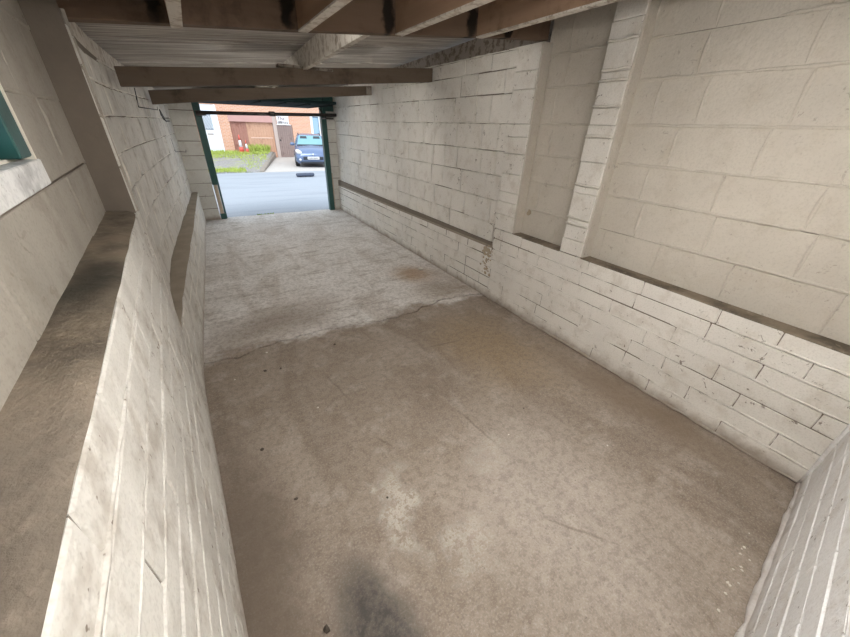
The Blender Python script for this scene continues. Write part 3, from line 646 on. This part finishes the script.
for i in range(13):
    y = 17.62 + (26-17.62)*i/12; xr_ = VX(y); rows.append([bm.verts.new((x, y, vz(y))) for x in (-8, -4, 0, xr_*.6, xr_-.06)])
for a, b in zip(rows, rows[1:]):
    for k in range(4): bm.faces.new([a[k], a[k+1], b[k+1], b[k]])
for r0, r1 in zip(rows[0], rows[0][1:]): bm.faces.new([r0, r1, bm.verts.new((r1.co.x, 17.6, -.5)), bm.verts.new((r0.co.x, 17.6, -.5))])
verge = tag(obj('verge', bm, M['gravel'], center=False), 'gravel and grass verge across the road', 'verge', kind='structure')
M['kerb'] = plain('weathered_kerb_stone', (.27, .235, .20), .9, .2, 0, .5, .3, 8)
ke = tag(empty('kerb_wall', (3, 21, -.3)), 'low stone kerb between the verge and the driveway', 'kerb')
for i in range(8):
    y0, y1 = 17.65 + i*1.04, 17.65 + (i+1)*1.04 - .03; t = .12 + .16*i/8
    obj('kerb_stone', hexa(bmesh.new(), [(VX(y0)-.16, y0, -.42), (VX(y0)+.04, y0, -.42), (VX(y1)+.04, y1, -.42), (VX(y1)-.16, y1, -.42), (VX(y0)-.16, y0, -.3+t*.5), (VX(y0)+.04, y0, -.3+t*.5), (VX(y1)+.04, y1, -.3+t), (VX(y1)-.16, y1, -.3+t)], .02), M['kerb'], ke)
# grass
def grass(name, spots, label, c1):
    g = random.Random(21); bm = bmesh.new()
    for (x0, x1, y0, y1, n, h, zf_) in spots:
        for i in range(n):
            x, y = g.uniform(x0, x1), g.uniform(y0, y1)
            if (y > 17 and x > VX(y)-.25) or (2.0 < x < 2.8 and 24.95 < y < 25.55): continue
            hh = h*g.uniform(.4, 1.2); a = g.uniform(0, 2*PI); ww = .012+hh*.06; z = zf_(y)
            dx, dy = math.cos(a)*ww, math.sin(a)*ww; lx, ly = g.uniform(-.4, .4)*hh, g.uniform(-.4, .4)*hh
            v = [bm.verts.new(q) for q in ((x-dx, y-dy, z), (x+dx, y+dy, z), (x+lx*.6+dx*.6, y+ly*.6+dy*.6, z+hh*.6), (x+lx, y+ly, z+hh), (x+lx*.6-dx*.6, y+ly*.6-dy*.6, z+hh*.6))]
            bm.faces.new(v)
    return tag(obj(name, bm, plain(name+'_green', c1, .8, .2, 0, 0, .4, 3), center=False), label, 'grass', kind='stuff')
grass('grass', [(-1, 1.6, 17.65, 18.5, 1500, .10, vz), (.2, 4.0, 24.2, 25.8, 1600, .13, vz), (2.8, 3.9, 25.3, 25.95, 420, .42, vz), (.3, 2.0, 22.5, 25, 700, .08, vz), (1.8, 3.6, 18.5, 24.5, 700, .09, vz)], 'bright green grass on the gravel verge', (.42, .50, .12))
grass('grass_tuft', [(.72, 1.05, 7.715, 7.76, 90, .05, lambda y: -.03)], 'small green weeds growing at the garage threshold', (.30, .42, .10))
# house across the road
def mk_brick(n, a, b, m):
    t = NT(n, .9, .2); br = t.n('ShaderNodeTexBrick'); t.put(br.inputs['Vector'], t.map(rot=(PI/2, 0, 0)))
    for k, c in ((1, a), (2, b), (3, m)): br.inputs[k].default_value = (*c, 1)
    br.inputs['Scale'].default_value = 1; br.inputs['Mortar Size'].default_value = .010; br.inputs['Brick Width'].default_value = .225; br.inputs['Row Height'].default_value = .075
    c = t.mix(t.math('MULTIPLY', t.step(t.noise(9, 3), .45, .6), .45), br.outputs[0], (.74, .42, .28)); t.col(c); t.bump(br.outputs[1], -.4, .01); return t.m
M['brick'] = mk_brick('orange_brickwork', (.66, .35, .23), (.58, .28, .18), (.70, .56, .47))
M['pink'] = plain('faded_red_paint', (.56, .33, .30), .8, .2, 0, .2, .12, 3)
M['upvc'] = plain('white_plastic', (.80, .85, .90), .4, .4, 0, 0, .03)
M['slatA'] = wood('red_brown_planks', (.36, .17, .13), (.46, .25, .20), (.30, .13, .10), 'x')
M['slatB'] = wood('faded_orange_planks', (.55, .31, .21), (.66, .42, .30), (.46, .25, .17), 'x')
M['slatC'] = wood('dull_brown_planks', (.26, .19, .17), (.34, .26, .24), (.20, .14, .13), 'x')
M['dglass'] = plain('dark_blue_glass', (.05, .10, .18), .15, .6, 0, 0, .3)
M['lead'] = plain('white_lattice', (.72, .76, .80), .5)
H = tag(empty('house', (3.5, 26, 0)), 'orange brick house across the road with red timber doors', 'house')
YH = 26.0
for (x0, x1, z0, z1) in ((-6, .32, -.7, 5.2), (1.40, 1.97, -.7, 5.2), (.32, 1.40, -.7, -.05), (1.97, 4.38, -.7, -.05), (4.6, 5.55, -.7, -.42), (.32, 1.40, 2.42, 5.2), (1.97, 4.38, 2.06, 5.2), (4.38, 5.55, 1.52, 5.2), (5.55, 6.74, -.6, 5.2), (6.74, 8.0, -.6, .88), (6.74, 8.0, 2.15, 5.2), (8.0, 14, -.6, 5.2)):
    obj('brick_wall', B(x0, x1, YH, YH+.3, z0, z1), M['brick'], H)
tag(obj('lintel', B(1.93, 4.5, YH-.04, YH+.2, 1.60, 2.06, .01), M['pink'], H), 'faded red board over the timber doors')
tag(obj('pilaster', B(4.38, 4.60, YH-.05, YH+.25, -.7, 2.06, .01), plain('pale_render', (.52, .42, .38), .9, .2), H), 'pale rendered pier')
dr = tag(obj('front_door', B(.42, 1.30, YH+.03, YH+.09, -.05, 2.05, .01), M['upvc'], H), 'white front door with lattice glass')
obj('door_frame', B(.32, .42, YH-.02, YH+.12, -.05, 2.42, .01), M['upvc'], H); obj('door_frame', B(1.30, 1.40, YH-.02, YH+.12, -.05, 2.42, .01), M['upvc'], H)
obj('door_frame', B(.42, 1.30, YH-.02, YH+.12, 2.08, 2.16, .01), M['upvc'], H); obj('fanlight', B(.42, 1.30, YH+.05, YH+.08, 2.16, 2.42), M['upvc'], H)
obj('door_glass', B(.62, 1.06, YH+.015, YH+.03, 1.15, 1.92), M['dglass'], dr)
bm = bmesh.new()
for k in range(-8, 12):          # lattice
    for sgn in (1, -1):
        pts = []
        for i in range(23):
            x = .62+.44*i/22; z = 1.15 + (k*.13 if sgn > 0 else .77-k*.13) + sgn*(x-.62)*1.6
            if 1.15 < z < 1.92: pts.append((x, YH+.008, z))
        if len(pts) > 1: tube(bm, [pts[0], pts[-1]], .014, 4)
obj('lattice', bm, M['lead'], dr)
obj('letter_plate', B(.70, 1.0, YH+.012, YH+.03, .88, .95, .004), plain('brown_letter_plate', (.40, .32, .28), .5), dr); obj('moulding', B(.55, 1.15, YH+.018, YH+.03, .1, .7, .006), M['upvc'], dr)
def planks(x0, x1, z0, z1, n, mat, nm, label, rail=()):
    d = tag(obj(nm, B(x0, x1, YH+.12, YH+.16, z0, z1), mat, H), label); s = (x1-x0)/n
    for i in range(n): obj('plank', B(x0+i*s+.008, x0+(i+1)*s-.008, YH+.09, YH+.12, z0, z1, .006), mat, d)
    for z in rail: obj('rail', B(x0+.15, x1-.1, YH+.07, YH+.09, z, z+.06, .006), plain('pale_rail', (.74, .52, .42), .8), d)
planks(1.97, 2.85, -.05, 1.60, 6, M['slatA'], 'timber_door', 'dull red timber door'); planks(2.85, 4.38, -.05, 1.60, 10, M['slatB'], 'timber_door', 'faded orange timber door with pale rail', (.72,))
gt = tag(obj('side_gate', B(4.61, 5.54, YH+.02, YH+.08, -.42, 1.50), M['slatC'], H), 'dull brown plank side gate')
for i in range(7): obj('plank', B(4.62+i*.13, 4.74+i*.13, YH-.02, YH+.02, -.42, 1.48+.02*(i % 2), .006), M['slatC'], gt)
obj('latch', B(4.66, 4.74, YH-.05, YH-.02, .60, .68, .01), M['black'], gt)
wn = tag(obj('window', B(6.9, 7.85, YH+.06, YH+.08, 1.0, 2.03), M['dglass'], H), 'white framed window')
for q in ((6.74, 6.90, .88, 2.15), (7.84, 8.0, .88, 2.15), (6.90, 7.84, .88, 1.0), (6.90, 7.84, 2.03, 2.15), (7.30, 7.37, 1.0, 2.03)): obj('window_frame', B(q[0], q[1], YH-.01, YH+.1, q[2], q[3], .01), M['upvc'], wn)
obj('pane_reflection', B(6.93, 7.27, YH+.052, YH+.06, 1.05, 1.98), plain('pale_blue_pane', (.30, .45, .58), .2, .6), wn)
obj('roof', hexa(bmesh.new(), [(-6.2, YH-.4, 5.1), (14.2, YH-.4, 5.1), (14.2, YH+4, 7.4), (-6.2, YH+4, 7.4), (-6.2, YH-.4, 5.25), (14.2, YH-.4, 5.25), (14.2, YH+4, 7.55), (-6.2, YH+4, 7.55)]), plain('grey_roof_tiles', (.25, .22, .21), .9), H)
# sign on the wall over the gate
sg = tag(obj('wall_sign', B(4.64, 5.36, YH-.10, YH-.06, 1.53, 2.02, .005), plain('white_sign', (.80, .78, .79), .6, .3, 0, 0, .03)), 'white sign with dark red lettering above the brown gate', 'sign')
def text(body, size, loc, mat, parent, name):
    cu = bpy.data.curves.new(name, 'FONT'); cu.body = body; cu.size = size; cu.extrude = .004; cu.resolution_u = 2
    t = bpy.data.objects.new(name, cu); COL.objects.link(t); dg = bpy.context.evaluated_depsgraph_get()
    me = bpy.data.meshes.new_from_object(t.evaluated_get(dg)); COL.objects.unlink(t); bpy.data.objects.remove(t)
    o = bpy.data.objects.new(name, me); me.materials.append(mat); COL.objects.link(o); o.parent = parent
    o.location = Vector(loc) - parent.location; o.rotation_euler = (PI/2, 0, 0); return o
M['maroon'] = plain('dark_red_ink', (.11, .012, .03), .6); M['ink'] = plain('black_ink', (.03, .025, .03), .6)
text('The', .27, (4.70, YH-.105, 1.76), M['maroon'], sg, 'lettering')
rs = random.Random(9); x = 4.69
while x < 5.28:
    ww = rs.uniform(.02, .05); z0 = 1.56+rs.uniform(0, .05); obj('lettering', B(x, x+ww, YH-.106, YH-.10, z0, z0+rs.uniform(.06, .15)), M['ink'], sg); x += ww+rs.uniform(.015, .04)
for z in (1.58, 1.66): obj('lettering', B(4.72, 4.95, YH-.106, YH-.10, z, z+.025), M['ink'], sg)
# traffic cones
M['red'] = plain('faded_red_plastic', (.72, .13, .10), .5); M['wht'] = plain('white_band', (.85, .85, .87), .5)
def cone(x, y, h, label):
    z = vz(y)+.0; e = tag(empty('traffic_cone', (x, y, z)), label, 'traffic cone', 'cones by the timber door'); s = h
    obj('base', B(x-.17*s, x+.17*s, y-.17*s, y+.17*s, z, z+.04*s, .01), M['red'], e)
    def sec(a, b, ra, rb, m, nm): obj(nm, tube(bmesh.new(), [(x, y, z+a*s), (x, y, z+b*s)], [ra*s, rb*s], 14), m, e, True)
    sec(.04, .32, .14, .105, M['red'], 'lower_cone'); sec(.32, .70, .105, .06, M['wht'], 'white_sleeve'); sec(.70, 1.0, .06, .025, M['red'], 'tip')
cone(2.25, 25.3, .95, 'taller red and white traffic cone by the brick pier'); cone(2.55, 25.2, .68, 'shorter red and white traffic cone beside the taller one')
# rubber ramp lying in the road
rmp = tag(empty('kerb_ramp', (3.58, 15.6, -.3)), 'dark grey rounded rubber ramp lying on the road', 'ramp'); M['rubber'] = plain('dark_rubber', (.075, .09, .13), .7)
bm = bmesh.new(); tube(bm, [(3.22, 15.6, -.24), (3.25, 15.6, -.235), (3.58, 15.6, -.232), (3.92, 15.6, -.235), (3.95, 15.6, -.24)], [.05, .085, .09, .085, .05], 12)
for v in bm.verts: v.co.z = max(-.303, -.303 + (v.co.z+.33)*.85)
obj('ramp_body', bm, M['rubber'], rmp, True)
for i in range(3): obj('groove', B(3.38+i*.19, 3.395+i*.19, 15.52, 15.68, -.30, -.162, .003), M['ink'], rmp)
# parked car, facing the garage
M['carpaint'] = plain('blue_car_paint', (.13, .18, .30), .2, .6, .3, 0, .08); M['carglass'] = plain('windscreen_glass', (.16, .33, .38), .12, .7, 0, 0, .15, 3)
M['chrome'] = plain('headlamp_chrome', (.75, .78, .80), .2, .6, .5); M['tyre'] = plain('black_tyre', (.025, .025, .027), .8); M['blk'] = plain('black_trim', (.03, .035, .045), .5)
CARX = 5.28
car = tag(empty('car', (CARX, 20.9, -.30)), 'blue hatchback car parked on the driveway facing the garage', 'car')
cx0, zc0 = CARX, -.31
car.rotation_euler.z = math.radians(-12)
# body sections: (y, half width, sill z, belt z, half width at belt)
sec = [(18.95, .60, .28, .50, .55), (19.0, .76, .20, .62, .70), (19.2, .84, .17, .78, .76), (19.8, .87, .17, .90, .79), (20.1, .875, .17, .96, .80), (21.2, .88, .17, .98, .81), (22.4, .87, .17, 1.0, .80), (22.9, .82, .22, .98, .74), (23.0, .72, .3, .9, .65)]
bm = bmesh.new(); rows = []
for (y, hw, s, bl, hb_) in sec:
    prof = [(-hw*.86, s), (-hw, s+.10), (-hw, s+.32 if bl-s > .4 else (s+bl)/2), (-hb_, bl-.05), (-hb_*.8, bl), (0, bl+.035), (hb_*.8, bl), (hb_, bl-.05), (hw, s+.32 if bl-s > .4 else (s+bl)/2), (hw, s+.10), (hw*.86, s)]
    rows.append([bm.verts.new((cx0+x, y, zc0+z)) for x, z in prof])
for a, b in zip(rows, rows[1:]):
    for k in range(len(a)): bm.faces.new([a[k], a[(k+1) % len(a)], b[(k+1) % len(a)], b[k]])
bm.faces.new(rows[0]); bm.faces.new(rows[-1][::-1]); obj('body', bm, M['carpaint'], car, True)
bm = bmesh.new(); rows = []
for (y, hw, z) in ((20.05, .76, .93), (20.75, .60, 1.40), (21.1, .60, 1.455), (22.2, .59, 1.45), (22.75, .66, 1.0)):
    rows.append([bm.verts.new((cx0+x, y, zc0+zz)) for x, zz in ((-.78, .93), (-hw, z-.03), (-hw*.7, z), (hw*.7, z), (hw, z-.03), (.78, .93))])
for a, b in zip(rows, rows[1:]):
    for k in range(5): bm.faces.new([a[k], a[k+1], b[k+1], b[k]])
cab = obj('cabin', bm, M['carpaint'], car)
def quad(pts, t=.012):
    bm = bmesh.new(); a = [Vector(p) for p in pts]; n = (a[1]-a[0]).cross(a[2]-a[0]).normalized()*t
    hexa(bm, [*a, *[p+n for p in a]]); return bm
wz = lambda t: (20.05+.70*t-.02, zc0+.955+.46*t)
(y0, z0), (y1, z1) = wz(.04), wz(.92)
obj('windscreen', quad([(cx0-.68, y0, z0), (cx0+.68, y0, z0), (cx0+.54, y1, z1), (cx0-.54, y1, z1)]), M['carglass'], car)
(ya, za), (yb, zb2) = wz(.66), wz(.86)
for sx in (-.33, .33): obj('headrest', quad([(cx0+sx-.17, ya-.025, za), (cx0+sx+.17, ya-.025, za), (cx0+sx+.15, yb-.025, zb2), (cx0+sx-.15, yb-.025, zb2)]), M['blk'], car)
(ya, za), (yb, zb2) = wz(-.06), wz(.06); obj('wiper_cowl', quad([(cx0-.70, ya-.03, za), (cx0+.70, ya-.03, za), (cx0+.68, yb-.03, zb2), (cx0-.68, yb-.03, zb2)], .02), M['blk'], car)
for sx in (-1, 1):
    obj('side_window', quad([(cx0+sx*.79, 20.3, zc0+.97), (cx0+sx*.79, 22.4, zc0+.97), (cx0+sx*.62, 22.2, zc0+1.38), (cx0+sx*.62, 20.85, zc0+1.36)]), M['carglass'], car)
    hl = bmesh.new(); bmesh.ops.create_icosphere(hl, subdivisions=2, radius=1)
    for v in hl.verts: v.co = Vector((cx0+sx*.66+v.co.x*.17, 19.12+v.co.y*.17, zc0+.69+v.co.z*.12+v.co.x*sx*.06))
    obj('headlamp', hl, M['chrome'], car, True)
    mr = bmesh.new(); bmesh.ops.create_icosphere(mr, subdivisions=2, radius=1)
    for v in mr.verts: v.co = Vector((cx0+sx*.92+v.co.x*.12, 20.25+v.co.y*.07, zc0+1.0+v.co.z*.08))
    obj('mirror', mr, M['carpaint'], car, True)
    fl = bmesh.new(); bmesh.ops.create_icosphere(fl, subdivisions=1, radius=.08); bmesh.ops.translate(fl, vec=(cx0+sx*.62, 19.0, zc0+.36), verts=fl.verts[:]); obj('fog_lamp', fl, M['chrome'], car, True)
    obj('roof_rail', B(cx0+sx*.56-.02, cx0+sx*.56+.02, 20.95, 22.4, zc0+1.44, zc0+1.475, .005), M['blk'], car)
    for yy in (19.75, 22.2):
        wb = tube(bmesh.new(), [(cx0+sx*.68, yy, zc0+.31), (cx0+sx*.70, yy, zc0+.31), (cx0+sx*.87, yy, zc0+.31), (cx0+sx*.89, yy, zc0+.31)], [.27, .31, .31, .27], 20); wh = obj('wheel', wb, M['tyre'], car)
        obj('hub_cap', tube(bmesh.new(), [(cx0+sx*.88, yy, zc0+.31), (cx0+sx*.90, yy, zc0+.31)], .19, 14), M['chrome'], wh)
obj('grille', B(cx0-.48, cx0+.48, 18.92, 19.0, zc0+.36, zc0+.50, .02), M['blk'], car)
obj('lower_bumper', B(cx0-.62, cx0+.62, 18.90, 19.05, zc0+.20, zc0+.27, .02), M['blk'], car)
npl = obj('number_plate', B(cx0-.28, cx0+.28, 18.88, 18.92, zc0+.38, zc0+.50, .004), M['wht'], car)
x = cx0-.24
while x < cx0+.22: obj('plate_character', B(x, x+.035, 18.874, 18.88, zc0+.41, zc0+.47), M['ink'], npl); x += .062
bd = bmesh.new(); bmesh.ops.create_icosphere(bd, subdivisions=1, radius=.05); bmesh.ops.translate(bd, vec=(cx0, 18.94, zc0+.60), verts=bd.verts[:]); obj('badge', bd, M['chrome'], car, True)
